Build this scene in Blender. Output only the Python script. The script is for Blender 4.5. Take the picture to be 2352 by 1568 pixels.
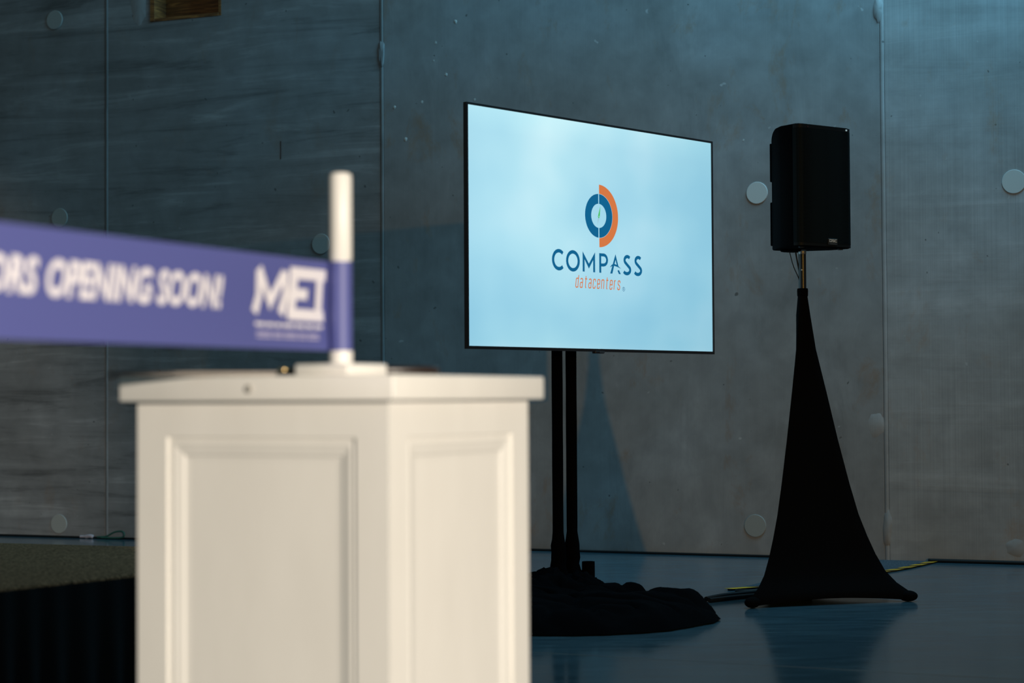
import bpy, bmesh, math, random
from mathutils import Vector, Matrix, noise
random.seed(4)
PI = math.pi
for o in list(bpy.data.objects):
    bpy.data.objects.remove(o)
S = bpy.context.scene
C = S.collection
R = math.radians

# ------------------------------------------------------------------ camera
HC = 0.87
cam_data = bpy.data.cameras.new('camera')
cam_data.sensor_width = 36.0
cam_data.lens = 36.0 * 4554 / 2352          # a 70 mm view
cam_data.dof.use_dof = True
cam_data.dof.focus_distance = 9.1
cam_data.dof.aperture_fstop = 2.8
cam_data.dof.aperture_blades = 0
cam_data.clip_end = 200
cam = bpy.data.objects.new('camera', cam_data)
C.objects.link(cam)
CAMROT = Matrix.Rotation(PI / 2 + math.atan(131 / 4554), 3, 'X') @ Matrix.Rotation(-0.006, 3, 'Z')
cam.matrix_world = Matrix.Translation((0, 0, HC)) @ CAMROT.to_4x4()
S.camera = cam

# ------------------------------------------------------------------ view, world, lights
S.view_settings.view_transform = 'Standard'
S.view_settings.look = 'None'
S.view_settings.gamma = 1.0
S.view_settings.use_curve_mapping = False
S.view_settings.exposure = 0.0
W = bpy.data.worlds.new('hall'); S.world = W
W.use_nodes = True
bg = W.node_tree.nodes['Background']
bg.inputs[0].default_value = (0.74, 0.97, 1.0, 1)     # dim cool light of the hall
bg.inputs[1].default_value = 0.108


def lamp(name, kind, loc, target, energy, color, **kw):
    d = bpy.data.lights.new(name, kind)
    d.energy = energy; d.color = color
    for k, v in kw.items():
        setattr(d, k, v)
    o = bpy.data.objects.new(name, d); C.objects.link(o)
    o.location = loc
    o.rotation_euler = (Vector(target) - Vector(loc)).to_track_quat('-Z', 'Y').to_euler()
    return o


# warm spot far behind the camera, standing in for low sun; no door built
lamp('sun_standin_spot', 'SPOT', (.95 + .278 * 24, 11.0 - 24, .45 + .108 * 24), (.95, 11.0, .45), 2900, (1.0, 0.52, 0.07), spot_size=R(13.5), spot_blend=1.0, shadow_soft_size=0.11)
# unseen area light, added for the cool falloff across the wall
lamp('cool_wall_fill', 'AREA', (2.5, 9.0, 5.5), (0.0, 11.0, 4.0), 205, (0.25, 0.70, 1.0), shape='RECTANGLE', size=2.4, size_y=2.0)
# unseen warm spot behind the camera, added to brighten the pedestal
lamp('pedestal_fill_spot', 'SPOT', (2.7, -2.1, 1.65), (-0.55, 3.64, 1.02), 2300, (1.0, 0.89, 0.75), spot_size=R(23), spot_blend=0.45, shadow_soft_size=0.12)

# ------------------------------------------------------------------ materials


def mat(name, col, rough=0.6, metal=0.0, spec=0.5, emis=None, estr=1.0):
    m = bpy.data.materials.new(name); m.use_nodes = True
    b = m.node_tree.nodes['Principled BSDF']
    b.inputs['Base Color'].default_value = (*col, 1)
    b.inputs['Roughness'].default_value = rough
    b.inputs['Metallic'].default_value = metal
    b.inputs['Specular IOR Level'].default_value = spec
    if emis:
        b.inputs['Emission Color'].default_value = (*emis, 1)
        b.inputs['Emission Strength'].default_value = estr
    return m


class NT:
    def __init__(s, m):
        s.t = m.node_tree; s.n = s.t.nodes; s.b = s.n['Principled BSDF']
        s.co = s.n.new('ShaderNodeTexCoord')

    def link(s, a, b):
        s.t.links.new(a, b)

    def mapping(s, scale, rot=(0, 0, 0), out='Object'):
        m = s.n.new('ShaderNodeMapping'); m.inputs['Scale'].default_value = scale
        m.inputs['Rotation'].default_value = rot
        s.link(s.co.outputs[out], m.inputs['Vector']); return m.outputs[0]

    def noise(s, vec, scale, detail=4, rough=.55, dist=0.0):
        n = s.n.new('ShaderNodeTexNoise'); n.inputs['Scale'].default_value = scale
        n.inputs['Detail'].default_value = detail; n.inputs['Roughness'].default_value = rough
        n.inputs['Distortion'].default_value = dist
        s.link(vec, n.inputs['Vector']); return n.outputs['Fac']

    def ramp(s, fac, stops):
        r = s.n.new('ShaderNodeValToRGB')
        e = r.color_ramp.elements
        while len(e) < len(stops):
            e.new(.5)
        for i, (p, c) in enumerate(stops):
            e[i].position = p; e[i].color = (*c, 1) if len(c) == 3 else c
        s.link(fac, r.inputs[0]); return r.outputs[0]

    def mix(s, a, b, fac, mode='MIX'):
        m = s.n.new('ShaderNodeMix'); m.data_type = 'RGBA'; m.blend_type = mode
        if isinstance(fac, float):
            m.inputs[0].default_value = fac
        else:
            s.link(fac, m.inputs[0])
        for sock, v in ((m.inputs[6], a), (m.inputs[7], b)):
            if isinstance(v, tuple):
                sock.default_value = (*v, 1)
            else:
                s.link(v, sock)
        return m.outputs[2]

    def bump(s, h, strength=.2, dist=.01):
        b = s.n.new('ShaderNodeBump'); b.inputs['Strength'].default_value = strength
        b.inputs['Distance'].default_value = dist
        s.link(h, b.inputs['Height']); s.link(b.outputs[0], s.b.inputs['Normal'])


def g(v, w=0.0):
    return (v * (1 + w), v, v * (1 - w))


def concrete(name, base, streak_scale, streak, spots, vert, rust=0.0):
    m = mat(name, g(base), .62, spec=.35)
    t = NT(m)
    p1 = t.mapping((1, 1, 1))
    big = t.noise(p1, .9, 6, .6, .4)
    col = t.ramp(big, [(.30, g(base * .78, .02)), (.52, g(base, .0)), (.72, g(base * 1.22, -.03))])
    st = t.noise(t.mapping(streak_scale), 1.0, 6, .65, .6)
    col = t.mix(col, t.ramp(st, [(.28, g(.20)), (.45, g(.48)), (.55, g(.52)), (.74, g(.86))]), streak, 'OVERLAY')
    mid = t.noise(p1, 6, 5, .6, .3)
    col = t.mix(col, t.ramp(mid, [(.35, g(.42)), (.5, g(.5)), (.68, g(.60))]), .55, 'OVERLAY')
    if vert:
        vl = t.noise(t.mapping((210, 210, .8)), 1.0, 2, .5)
        col = t.mix(col, t.ramp(vl, [(.3, g(.36)), (.7, g(.64))]), vert, 'OVERLAY')
    # pale splashes
    sp = t.noise(p1, 13, 2, .5, .2)
    col = t.mix(col, g(base * 1.75), t.ramp(sp, [(.735, (0, 0, 0)), (.765, (spots,) * 3)]))
    # dark pinholes
    ph = t.noise(p1, 24, 1, .5)
    col = t.mix(col, g(base * .35), t.ramp(ph, [(.76, (0, 0, 0)), (.78, (.8, .8, .8))]))
    if rust:
        rn = t.noise(t.mapping((2.6, 2.6, 1.4)), 1.6, 6, .7, .3)
        col = t.mix(col, (base * 1.0, base * .62, base * .36), t.ramp(rn, [(.57, (0, 0, 0)), (.70, (rust,) * 3)]))
    t.link(col, t.b.inputs['Base Color'])
    t.link(t.ramp(mid, [(.3, g(.5)), (.7, g(.72))]), t.b.inputs['Roughness'])
    t.bump(st, .12, .01)
    return m


M = {}
M['conc_dark'] = concrete('concrete_streaked', .235, (.8, .8, 9.5), .95, .25, 0.0, .25)
M['conc_mid'] = concrete('concrete_smooth', .275, (3.2, 3.2, 1.1), .35, .75, .10, .55)
M['conc_light'] = concrete('concrete_brushed', .345, (.5, .5, 6.5), .30, .45, .32, .40)
M['sealant_dark'] = concrete('joint_sealant_dull', .205, (3, 3, 3), .3, .2, 0.0, .3)
M['sealant'] = concrete('joint_sealant', .33, (3, 3, 3), .3, .2, 0.0, .3)
M['patch'] = concrete('pale_mortar', .33, (3, 3, 3), .3, .2, 0.0)
M['splash'] = mat('lime_splash', (.50, .51, .49), .7)
M['plug'] = mat('plug_plastic', (.60, .62, .60), .5)
M['plug_dull'] = mat('plug_dull', (.335, .345, .325), .55)

fm = mat('polished_floor', g(.2), .22, spec=.5)
t = NT(fm)
p1 = t.mapping((1, 1, 1))
n1 = t.noise(p1, 1.1, 6, .65, .5)
c1 = t.ramp(n1, [(.3, (.052, .105, .138)), (.55, (.070, .130, .160)), (.75, (.095, .155, .185))])
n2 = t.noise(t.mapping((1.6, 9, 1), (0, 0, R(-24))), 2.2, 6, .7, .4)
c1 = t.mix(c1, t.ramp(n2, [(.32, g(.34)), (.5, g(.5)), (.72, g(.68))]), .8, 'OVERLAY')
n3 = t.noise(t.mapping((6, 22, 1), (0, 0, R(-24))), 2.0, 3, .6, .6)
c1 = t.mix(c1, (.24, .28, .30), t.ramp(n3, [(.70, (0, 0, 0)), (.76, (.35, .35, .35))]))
t.link(c1, t.b.inputs['Base Color'])
t.link(t.ramp(n2, [(.3, g(.09)), (.7, g(.20))]), t.b.inputs['Roughness'])
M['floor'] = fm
M['joint'] = mat('floor_joint_filler', (.20, .21, .20), .5)

M['white'] = mat('painted_white', (.80, .775, .725), .38)
M['white_plastic'] = mat('white_plastic', (.80, .77, .72), .4)
t = NT(M['white'])
n = t.noise(t.mapping((1, 1, .3)), 9, 4, .6)
t.link(t.ramp(n, [(.3, (.775, .75, .70)), (.7, (.82, .795, .745))]), t.b.inputs['Base Color'])
M['blue'] = mat('blue_ribbon', (.088, .100, .305), .5)
M['ribbon_print'] = mat('ribbon_print', (.80, .76, .80), .5)
M['ribbon_print_dim'] = mat('ribbon_print_small', (.44, .41, .58), .5)
M['steel'] = mat('scissor_steel', (.06, .054, .048), .45, 1.0)
M['gold'] = mat('gold_bolt', (.85, .62, .30), .2, 1.0)
M['handle'] = mat('dark_handle', (.022, .013, .010), .3)
M['lockmetal'] = mat('lock_metal', (.42, .40, .36), .5, 0.2)
M['black'] = mat('black_spandex', (.0030, .0033, .0040), .9, spec=.04)
M['drape'] = mat('black_drape', (.0026, .0028, .0036), .9, spec=.02)
M['skirt'] = mat('stage_skirt', (.0105, .0105, .011), .9, spec=.1)
M['cable'] = mat('black_cable', (.006, .007, .008), .55, spec=.3)
M['cab'] = mat('speaker_shell', (.0022, .0024, .0030), .8, spec=.02)
gm = mat('speaker_grille', (.010, .0115, .013), .6, spec=.05)
t = NT(gm)
v = t.n.new('ShaderNodeTexVoronoi'); v.inputs['Scale'].default_value = 190
v.inputs['Randomness'].default_value = 0.0
t.link(t.co.outputs['Object'], v.inputs['Vector'])
t.link(t.ramp(v.outputs['Distance'], [(.28, (.001, .001, .001)), (.42, (.007, .012, .015))]), t.b.inputs['Base Color'])
M['grille'] = gm
M['band'] = mat('speaker_band', (.010, .013, .016), .5, spec=.1)
M['led'] = mat('indicator_light', (.2, .3, .32), .4, emis=(.45, .62, .66), estr=.55)
M['badge'] = mat('badge_plate', (.02, .024, .03), .4)
M['badge_print'] = mat('badge_print', (.85, .90, .93), .4)
M['badge_small'] = mat('badge_small_print', (.16, .18, .2), .4)
M['pole_metal'] = mat('pole_metal', (.012, .012, .012), .3, 0.0)
M['collar_metal'] = mat('collar_metal', (.35, .34, .33), .4, .9)
M['whitedot'] = mat('white_button', (.7, .68, .64), .5)
M['bezel'] = mat('tv_bezel', (.030, .024, .024), .45, .3)
M['tvback'] = mat('tv_back', (.01, .01, .011), .6)
M['tvlogo'] = mat('tv_logo_chrome', (.30, .30, .32), .3, .9)
wm = mat('blockout_wood', (.12, .05, .015), .7)
t = NT(wm)
n = t.noise(t.mapping((2, 2, 26)), 2.0, 6, .65, 1.2)
t.link(t.ramp(n, [(.3, (.06, .022, .006)), (.5, (.20, .075, .016)), (.72, (.50, .20, .045))]), t.b.inputs['Base Color'])
M['wood'] = wm
cm = mat('stage_carpet', (.1, .1, .09), .95, spec=.1)
t = NT(cm)
n = t.noise(t.mapping((1, 1, 1)), 95, 3, .8)
t.link(t.ramp(n, [(.36, (.062, .034, .017)), (.5, (.19, .103, .052)), (.66, (.39, .215, .112))]), t.b.inputs['Base Color'])
t.bump(n, .6, .006)
M['carpet'] = cm
mm = mat('blue_mat', (.10, .15, .20), .95, spec=.1)
t = NT(mm)
n = t.noise(t.mapping((1, 1, 1)), 120, 2, .7)
t.link(t.ramp(n, [(.35, (.05, .060, .072)), (.65, (.125, .140, .16))]), t.b.inputs['Base Color'])
M['mat'] = mm
M['yellow'] = mat('hazard_yellow', (.90, .42, .010), .5)
M['tapeblack'] = mat('hazard_black', (.012, .012, .012), .5)
M['tapewhite'] = mat('pale_tape', (.42, .38, .42), .5)
M['strap'] = mat('green_strap', (.015, .085, .060), .6)
M['crack'] = mat('dark_red_mark', (.05, .018, .016), .8)

sm = bpy.data.materials.new('tv_picture'); sm.use_nodes = True
t = NT(sm)
sx = t.n.new('ShaderNodeSeparateXYZ'); t.link(t.co.outputs['Generated'], sx.inputs[0])
n = t.noise(t.mapping((1.3, 1, 1.6)), 1.5, 2, .4)
c = t.ramp(n, [(.35, (.38, .72, .88)), (.5, (.43, .77, .91)), (.68, (.52, .83, .95))])
c = t.mix(c, t.ramp(sx.outputs[0], [(.0, (.92, .95, .97)), (.07, (1.0, 1.0, 1.0)), (.3, (1.12, 1.06, 1.02)), (.62, (.90, .93, .95)), (1.0, (.72, .82, .86))]), 1.0, 'MULTIPLY')
c = t.mix(c, t.ramp(sx.outputs[2], [(.0, (.86, .90, .92)), (.03, (.80, .88, .91)), (.14, (.80, .88, .92)), (.45, (1.0, 1.0, 1.0)), (.9, (1.03, 1.01, 1.0)), (1.0, (1.15, 1.1, 1.05))]), 1.0, 'MULTIPLY')
t.b.inputs['Base Color'].default_value = (.01, .01, .01, 1)
t.b.inputs['Roughness'].default_value = .25
t.link(c, t.b.inputs['Emission Color']); t.b.inputs['Emission Strength'].default_value = .97
M['picture'] = sm


def pic(name, c):
    return mat(name, (.01, .01, .01), .5, spec=0.05, emis=c, estr=1.0)


M['logo_blue'] = pic('picture_blue', (.004, .122, .275))
M['logo_orange'] = pic('picture_orange', (.66, .185, .055))
M['logo_green'] = pic('picture_green', (.06, .52, .10))
M['logo_pale'] = pic('picture_pale', (.33, .58, .67))
M['logo_white'] = pic('picture_white', (.62, .90, .97))

# ------------------------------------------------------------------ helpers


def tag(o, label=None, cat=None, group=None, kind=None):
    if label: o['label'] = label
    if cat: o['category'] = cat
    if group: o['group'] = group
    if kind: o['kind'] = kind
    return o


def link_mesh(name, me, m, parent=None):
    o = bpy.data.objects.new(name, me); C.objects.link(o)
    if m is not None and not me.materials:
        me.materials.append(m)
    if parent is not None:
        o.parent = parent
    return o


def build(name, bm, m, parent=None, smooth=None):
    bmesh.ops.recalc_face_normals(bm, faces=bm.faces)
    me = bpy.data.meshes.new(name); bm.to_mesh(me); bm.free()
    if smooth is not None:
        for p in me.polygons: p.use_smooth = True
        try:
            me.set_sharp_from_angle(angle=R(smooth))
        except Exception:
            pass
    return link_mesh(name, me, m, parent)


def thing(name, label, cat, loc=(0, 0, 0), rotz=0.0, group=None):
    o = bpy.data.objects.new(name, None); C.objects.link(o)
    o.location = loc; o.rotation_euler = (0, 0, rotz); o.empty_display_size = .1
    return tag(o, label, cat, group)


def box(bm, x0, x1, y0, y1, z0, z1, bev=0.0, seg=2):
    vs = [bm.verts.new(p) for p in ((x0, y0, z0), (x1, y0, z0), (x1, y1, z0), (x0, y1, z0), (x0, y0, z1), (x1, y0, z1), (x1, y1, z1), (x0, y1, z1))]
    fs = [bm.faces.new([vs[i] for i in f]) for f in ((0, 3, 2, 1), (4, 5, 6, 7), (0, 1, 5, 4), (1, 2, 6, 5), (2, 3, 7, 6), (3, 0, 4, 7))]
    if bev:
        es = {e for f in fs for e in f.edges}
        bmesh.ops.bevel(bm, geom=list(es), offset=bev, segments=seg, profile=.5, affect='EDGES')


def prism(bm, pts, z0, z1):
    a = [bm.verts.new((x, y, z0)) for x, y in pts]; b = [bm.verts.new((x, y, z1)) for x, y in pts]
    n = len(pts)
    bm.faces.new(a[::-1]); bm.faces.new(b)
    for i in range(n):
        bm.faces.new((a[i], a[(i + 1) % n], b[(i + 1) % n], b[i]))


def lathe(bm, prof, seg=24, cx=0, cy=0, cap0=True, cap1=True):
    rings = []
    for r, z in prof:
        rings.append([bm.verts.new((cx + r * math.cos(2 * PI * k / seg), cy + r * math.sin(2 * PI * k / seg), z)) for k in range(seg)])
    for a, b in zip(rings, rings[1:]):
        for k in range(seg):
            bm.faces.new((a[k], a[(k + 1) % seg], b[(k + 1) % seg], b[k]))
    if cap0: bm.faces.new(rings[0][::-1])
    if cap1: bm.faces.new(rings[-1])
    return rings


def tube(bm, pts, r, seg=10):
    pts = [Vector(p) for p in pts]
    rings = []
    for i, p in enumerate(pts):
        d = (pts[min(i + 1, len(pts) - 1)] - pts[max(i - 1, 0)]).normalized()
        up = Vector((0, 0, 1)) if abs(d.z) < .9 else Vector((1, 0, 0))
        a = d.cross(up).normalized(); b = a.cross(d).normalized()
        rr = r[i] if isinstance(r, (list, tuple)) else r
        rings.append([bm.verts.new(p + a * rr * math.cos(2 * PI * k / seg) + b * rr * math.sin(2 * PI * k / seg)) for k in range(seg)])
    for a, b in zip(rings, rings[1:]):
        for k in range(seg):
            bm.faces.new((a[k], a[(k + 1) % seg], b[(k + 1) % seg], b[k]))
    bm.faces.new(rings[0][::-1]); bm.faces.new(rings[-1])


def smooth_pts(pts, n=6):
    pts = [Vector(p) for p in pts]; out = []
    for i in range(len(pts) - 1):
        p0 = pts[max(i - 1, 0)]; p1 = pts[i]; p2 = pts[i + 1]; p3 = pts[min(i + 2, len(pts) - 1)]
        for k in range(n):
            u = k / n
            out.append(.5 * ((2 * p1) + (p2 - p0) * u + (2 * p0 - 5 * p1 + 4 * p2 - p3) * u * u + (3 * p1 - p0 - 3 * p2 + p3) * u ** 3))
    out.append(pts[-1]); return out


def stroke(bm, pts, w, place, closed=False):
    """flat mitred stroke of full width w along 2-D points; place(x, y) -> 3-D"""
    P = [Vector((p[0], p[1])) for p in pts]; n = len(P)
    L, Rr = [], []
    for i in range(n):
        if closed:
            a, b = P[(i - 1) % n], P[(i + 1) % n]
        else:
            a, b = P[max(i - 1, 0)], P[min(i + 1, n - 1)]
        d1 = (P[i] - a); d2 = (b - P[i])
        if d1.length < 1e-9: d1 = d2
        if d2.length < 1e-9: d2 = d1
        d1.normalize(); d2.normalize()
        n1 = Vector((-d1.y, d1.x)); n2 = Vector((-d2.y, d2.x))
        m = (n1 + n2)
        if m.length < 1e-6: m = n1.copy()
        m.normalize(); k = min(1 / max(m.dot(n1), .3), 2.6)
        L.append(bm.verts.new(place(*(P[i] + m * (w / 2 * k)))))
        Rr.append(bm.verts.new(place(*(P[i] - m * (w / 2 * k)))))
    rng = range(n) if closed else range(n - 1)
    for i in rng:
        j = (i + 1) % n
        bm.faces.new((L[i], Rr[i], Rr[j], L[j]))


def poly(bm, pts, place):
    bm.faces.new([bm.verts.new(place(*p)) for p in pts])


def arc(cx, cy, rx, ry, a0, a1, n=14):
    return [(cx + rx * math.cos(R(a0 + (a1 - a0) * k / n)), cy + ry * math.sin(R(a0 + (a1 - a0) * k / n))) for k in range(n + 1)]


def text_mesh(s, shear=0.0, offset=0.0):
    cu = bpy.data.curves.new('tmp_text', 'FONT'); cu.body = s
    cu.shear = shear; cu.offset = offset; cu.resolution_u = 3
    o = bpy.data.objects.new('tmp_text', cu); C.objects.link(o)
    bpy.context.view_layer.update()
    dg = bpy.context.evaluated_depsgraph_get()
    me = bpy.data.meshes.new_from_object(o.evaluated_get(dg))
    bpy.data.objects.remove(o); bpy.data.curves.remove(cu)
    me.materials.clear()
    return me


def fit_text(me, x0, x1, y0, y1, place):
    xs = [v.co.x for v in me.vertices]; ys = [v.co.y for v in me.vertices]
    a, b, c, d = min(xs), max(xs), min(ys), max(ys)
    for v in me.vertices:
        v.co = place(x0 + (v.co.x - a) / (b - a) * (x1 - x0), y0 + (v.co.y - c) / (d - c) * (y1 - y0))
    return me


# ------------------------------------------------------------------ floor
bm = bmesh.new(); box(bm, -12, 12, -9, 17, -.2, 0)
floor = tag(build('floor', bm, M['floor']), 'polished blue-grey concrete floor of the hall', kind='structure')
bm = bmesh.new()
A = Vector((.0534, 6.8355, 0)); B = Vector((1.1304, 6.3098, 0)); d = (B - A).normalized(); nn = Vector((-d.y, d.x, 0))
p, q = A - d * 9, B + d * 9
prism(bm, [tuple((p + nn * .0012)[:2]), tuple((p - nn * .0012)[:2]), tuple((q - nn * .0012)[:2]), tuple((q + nn * .0012)[:2])], -.002, .0006)
build('control_joint', bm, M['joint'], floor)

# ------------------------------------------------------------------ tilt-up concrete wall (local x along the wall, -y to the hall)
WALL0 = Vector((-2.3717, 12.4633, 0)); WROT = R(-23.8588)
WX = Vector((math.cos(WROT), math.sin(WROT), 0)); WY = Vector((-WX.y, WX.x, 0))


def wpt(s, out, z):
    return WALL0 + WX * s - WY * out + Vector((0, 0, z))


bm = bmesh.new(); box(bm, -9.0, 13.0, .16, .36, -.2, 8.0)
wall = build('wall_back', bm, M['conc_mid'])
wall.location = WALL0; wall.rotation_euler = (0, 0, WROT)
tag(wall, 'tall tilt-up concrete wall of large panels with sealed joints', kind='structure')
JO = [-6.9, -.213, 1.755, 4.762, 11.5]
GAP = .011
OPEN = (.118, .640, 3.250, 3.62)      # blockout opening: s0, s1, z0, z1
for i in range(4):
    bm = bmesh.new()
    s0, s1 = JO[i] + GAP, JO[i + 1] - GAP
    if i == 1:
        a, b, c, e = OPEN
        xs = [s0, a, b, s1]; zs = [0, c, e, 8.0]
        for ix in range(3):
            for iz in range(3):
                if ix == 1 and iz == 1: continue
                x0, x1, z0, z1 = xs[ix], xs[ix + 1], zs[iz], zs[iz + 1]
                bm.faces.new([bm.verts.new(p) for p in ((x0, 0, z0), (x1, 0, z0), (x1, 0, z1), (x0, 0, z1))])
        for (x0, z0, x1, z1) in ((a, c, b, c), (b, c, b, e), (b, e, a, e), (a, e, a, c)):
            bm.faces.new([bm.verts.new(p) for p in ((x0, 0, z0), (x1, 0, z1), (x1, .155, z1), (x0, .155, z0))])
        for x in (s0, s1):
            bm.faces.new([bm.verts.new(p) for p in ((x, 0, 0), (x, .155, 0), (x, .155, 8), (x, 0, 8))])
        bmesh.ops.remove_doubles(bm, verts=bm.verts, dist=1e-5)
    else:
        box(bm, s0, s1, 0, .155, 0, 8.0, .004, 1)
    build('wall_panel', bm, M[('conc_dark', 'conc_dark', 'conc_mid', 'conc_light')[i]], wall)
for i in (1, 2, 3):
    bm = bmesh.new(); s = JO[i]
    N = 90
    L = []
    for k in range(N + 1):
        z = .002 + 7.99 * k / N
        wob = .0016 * noise.noise((s * 3, z * 3.1, 1))
        w = GAP + .0015 + .001 * noise.noise((z * 5, s, 4))
        L.append([bm.verts.new((s + wob + x * w, y, z)) for x, y in ((-1, .012), (-.92, .001), (-.45, -.0035), (.45, -.0035), (.92, .001), (1, .014))])
    for u, v in zip(L, L[1:]):
        for k in range(5):
            bm.faces.new((u[k], u[k + 1], v[k + 1], v[k]))
    build('joint_sealant', bm, M['sealant' if i == 3 else 'sealant_dark'], wall, 50)


def blob(name, s, z, w, h, m, depth=.008, seed=0, N=22, out0=.0):
    bm = bmesh.new(); c = bm.verts.new((s, -depth - out0, z)); ring1, ring2 = [], []
    for k in range(N):
        a = 2 * PI * k / N
        rr = 1 + .30 * noise.noise((math.cos(a) * 1.6 + seed, math.sin(a) * 1.6, seed)) + .12 * noise.noise((math.cos(a) * 5 + seed, math.sin(a) * 5, seed))
        ring1.append(bm.verts.new((s + .8 * w * rr * math.cos(a), -depth * .9 - out0, z + .8 * h * rr * math.sin(a))))
        ring2.append(bm.verts.new((s + w * rr * math.cos(a), .003 - out0, z + h * rr * math.sin(a))))
    for k in range(N):
        j = (k + 1) % N
        bm.faces.new((c, ring1[k], ring1[j])); bm.faces.new((ring1[k], ring2[k], ring2[j], ring1[j]))
    return build(name, bm, m, wall, 60)


blob('sealant_lump', 1.757, 2.93, .020, .085, M['sealant_dark'], .010, 3.1)
blob('sealant_lump', 4.764, .165, .026, .105, M['conc_mid'], .006, 5.7)
blob('sealant_lump', 4.745, 2.94, .028, .075, M['patch'], .008, 8.2)
blob('mortar_smear', .030, 3.37, .068, .150, M['patch'], .0010, 2.2, 40)
bm = bmesh.new(); box(bm, 1.0595, 1.0640, -.0015, .01, 2.335, 2.445)
build('wall_mark', bm, M['crack'], wall)
# stains and pale patches of the concrete with shapes of their own
blob('pale_patch', 4.715, .72, .050, .075, M['conc_light'], .0012, 9.3)
blob('pale_patch', 5.43, .085, .055, .05, M['patch'], .0012, 4.3)

for sx2, sz2, sr2 in ((2.243, 3.078, .013), (2.114, 2.965, .009), (2.180, 2.772, .011), (2.023, 2.620, .009), (1.913, 2.405, .013), (2.365, 2.612, .008), (1.84, 2.60, .011), (2.10, 2.86, .006), (3.99, 2.28, .006)):
    blob('splash_spot', sx2, sz2, sr2, sr2 * 1.15, M['splash'], .0008, sx2 * 3, 14)
# wood-lined blockout
a, b, c, e = OPEN
bl = thing('wooden_blockout', 'brown wood-lined pocket high in the concrete wall above the ribbon', 'blockout', WALL0, WROT)
for nm, ex in (('back_board', (a + .001, b - .001, .125, .150, c + .001, e - .001)), ('side_board', (a + .0005, a + .034, -.006, .125, c + .0005, e)),
               ('side_board', (b - .020, b - .0005, -.002, .125, c + .0005, e)), ('bottom_board', (a + .034, b - .020, -.004, .125, c + .0005, c + .020)),
               ('top_board', (a + .034, b - .020, -.002, .125, e - .02, e - .0005))):
    bm = bmesh.new(); box(bm, *ex, .001, 1); build(nm, bm, M['wood'], bl)

# round plugs over the lifting inserts
plugs = [(-.614, 3.325, .061, 'plug_dull', 'grey round wall plug at the upper left beside the wooden pocket', .9),
         (-.574, 2.046, .061, 'plug_dull', 'grey round wall plug partly hidden behind the top of the blue ribbon', .9),
         (-.578, .088, .061, 'plug_dull', 'grey round wall plug low at the left above the stage', .9),
         (1.341, 1.8075, .061, 'plug_dull', 'dull grey round wall plug beside the white ribbon pole', .9),
         (4.065, 1.986, .060, 'plug', 'pale round wall plug between the television and the loudspeaker', 1),
         (5.447, 1.979, .062, 'plug', 'pale round wall plug at the right edge of the photo', 1),
         (4.037, .170, .061, 'plug_dull', 'grey round wall plug low behind the black tripod cover', 1)]
for s, z, r, m, lab, k in plugs:
    bm = bmesh.new()
    lathe(bm, [(r, -.0005), (r, .0045), (r - .0015, .0060)], 36)
    for v in bm.verts:
        x, y, h = v.co; v.co = (x, -h, y)
    o = tag(build('wall_plug', bm, M[m], None, None), lab, 'wall plug', 'round plugs on the concrete wall')
    o.location = wpt(s, 0, z); o.rotation_euler = (0, 0, WROT)

# ------------------------------------------------------------------ stage
HS = .34
P0 = Vector((-1.4613, 5.6601)); P1 = Vector((-1.1615, 6.1031)); Q0 = Vector((-1.9294, 7.4723)); Q1 = Vector((-1.3801, 7.2521))
dr = (P1 - P0).normalized(); db = (Q1 - Q0).normalized()
den = dr.x * db.y - dr.y * db.x
tt = ((Q0 - P0).x * db.y - (Q0 - P0).y * db.x) / den
corner = P0 + dr * tt
near = P0 - dr * 1.6
backl = corner - db * 4.6
farl = near + (backl - corner)
st = thing('stage', 'low stage platform with grey-brown carpet and black skirt at lower left', 'stage', (0, 0, 0))
bm = bmesh.new(); prism(bm, [tuple(near), tuple(corner), tuple(backl), tuple(farl)], HS - .05, HS)
es = [e_ for e_ in bm.edges if all(abs(v.co.z - HS) < 1e-5 for v in e_.verts)]
bmesh.ops.bevel(bm, geom=es, offset=.010, segments=3, profile=.5, affect='EDGES')
build('carpet_deck', bm, M['carpet'], st, 40)


def skirt(p, q, seed):
    d = (q - p); n = Vector((d.y, -d.x)).normalized(); L = d.length; d.normalize()
    N = int(L / .012); bm = bmesh.new(); prev = None
    for i in range(N + 1):
        s = L * i / N
        ph = s / .105 + .7 * noise.noise((s * 2.1, seed, 0))
        col = []
        for k in range(4):
            z = (HS - .012) * (1 - k / 3) + .001
            amp = .002 + .011 * (k / 3)
            o = .004 + amp * (1 + math.sin(2 * PI * ph)) * .8
            c_ = p + d * s + n * o
            col.append(bm.verts.new((c_.x, c_.y, z)))
        if prev:
            for k in range(3):
                bm.faces.new((prev[k], col[k], col[k + 1], prev[k + 1]))
        prev = col
    return bm


build('skirt', skirt(near, corner, 1.0), M['skirt'], st, 80)
build('skirt', skirt(corner, backl, 5.0), M['skirt'], st, 80)
for c_ in (near.lerp(farl, .03).lerp(corner, .05), corner.lerp(farl, .06), backl.lerp(near, .06), farl.lerp(corner, .06)):
    bm = bmesh.new(); box(bm, c_.x - .02, c_.x + .02, c_.y - .02, c_.y + .02, 0, HS - .051)
    build('leg', bm, M['tvback'], st)

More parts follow.
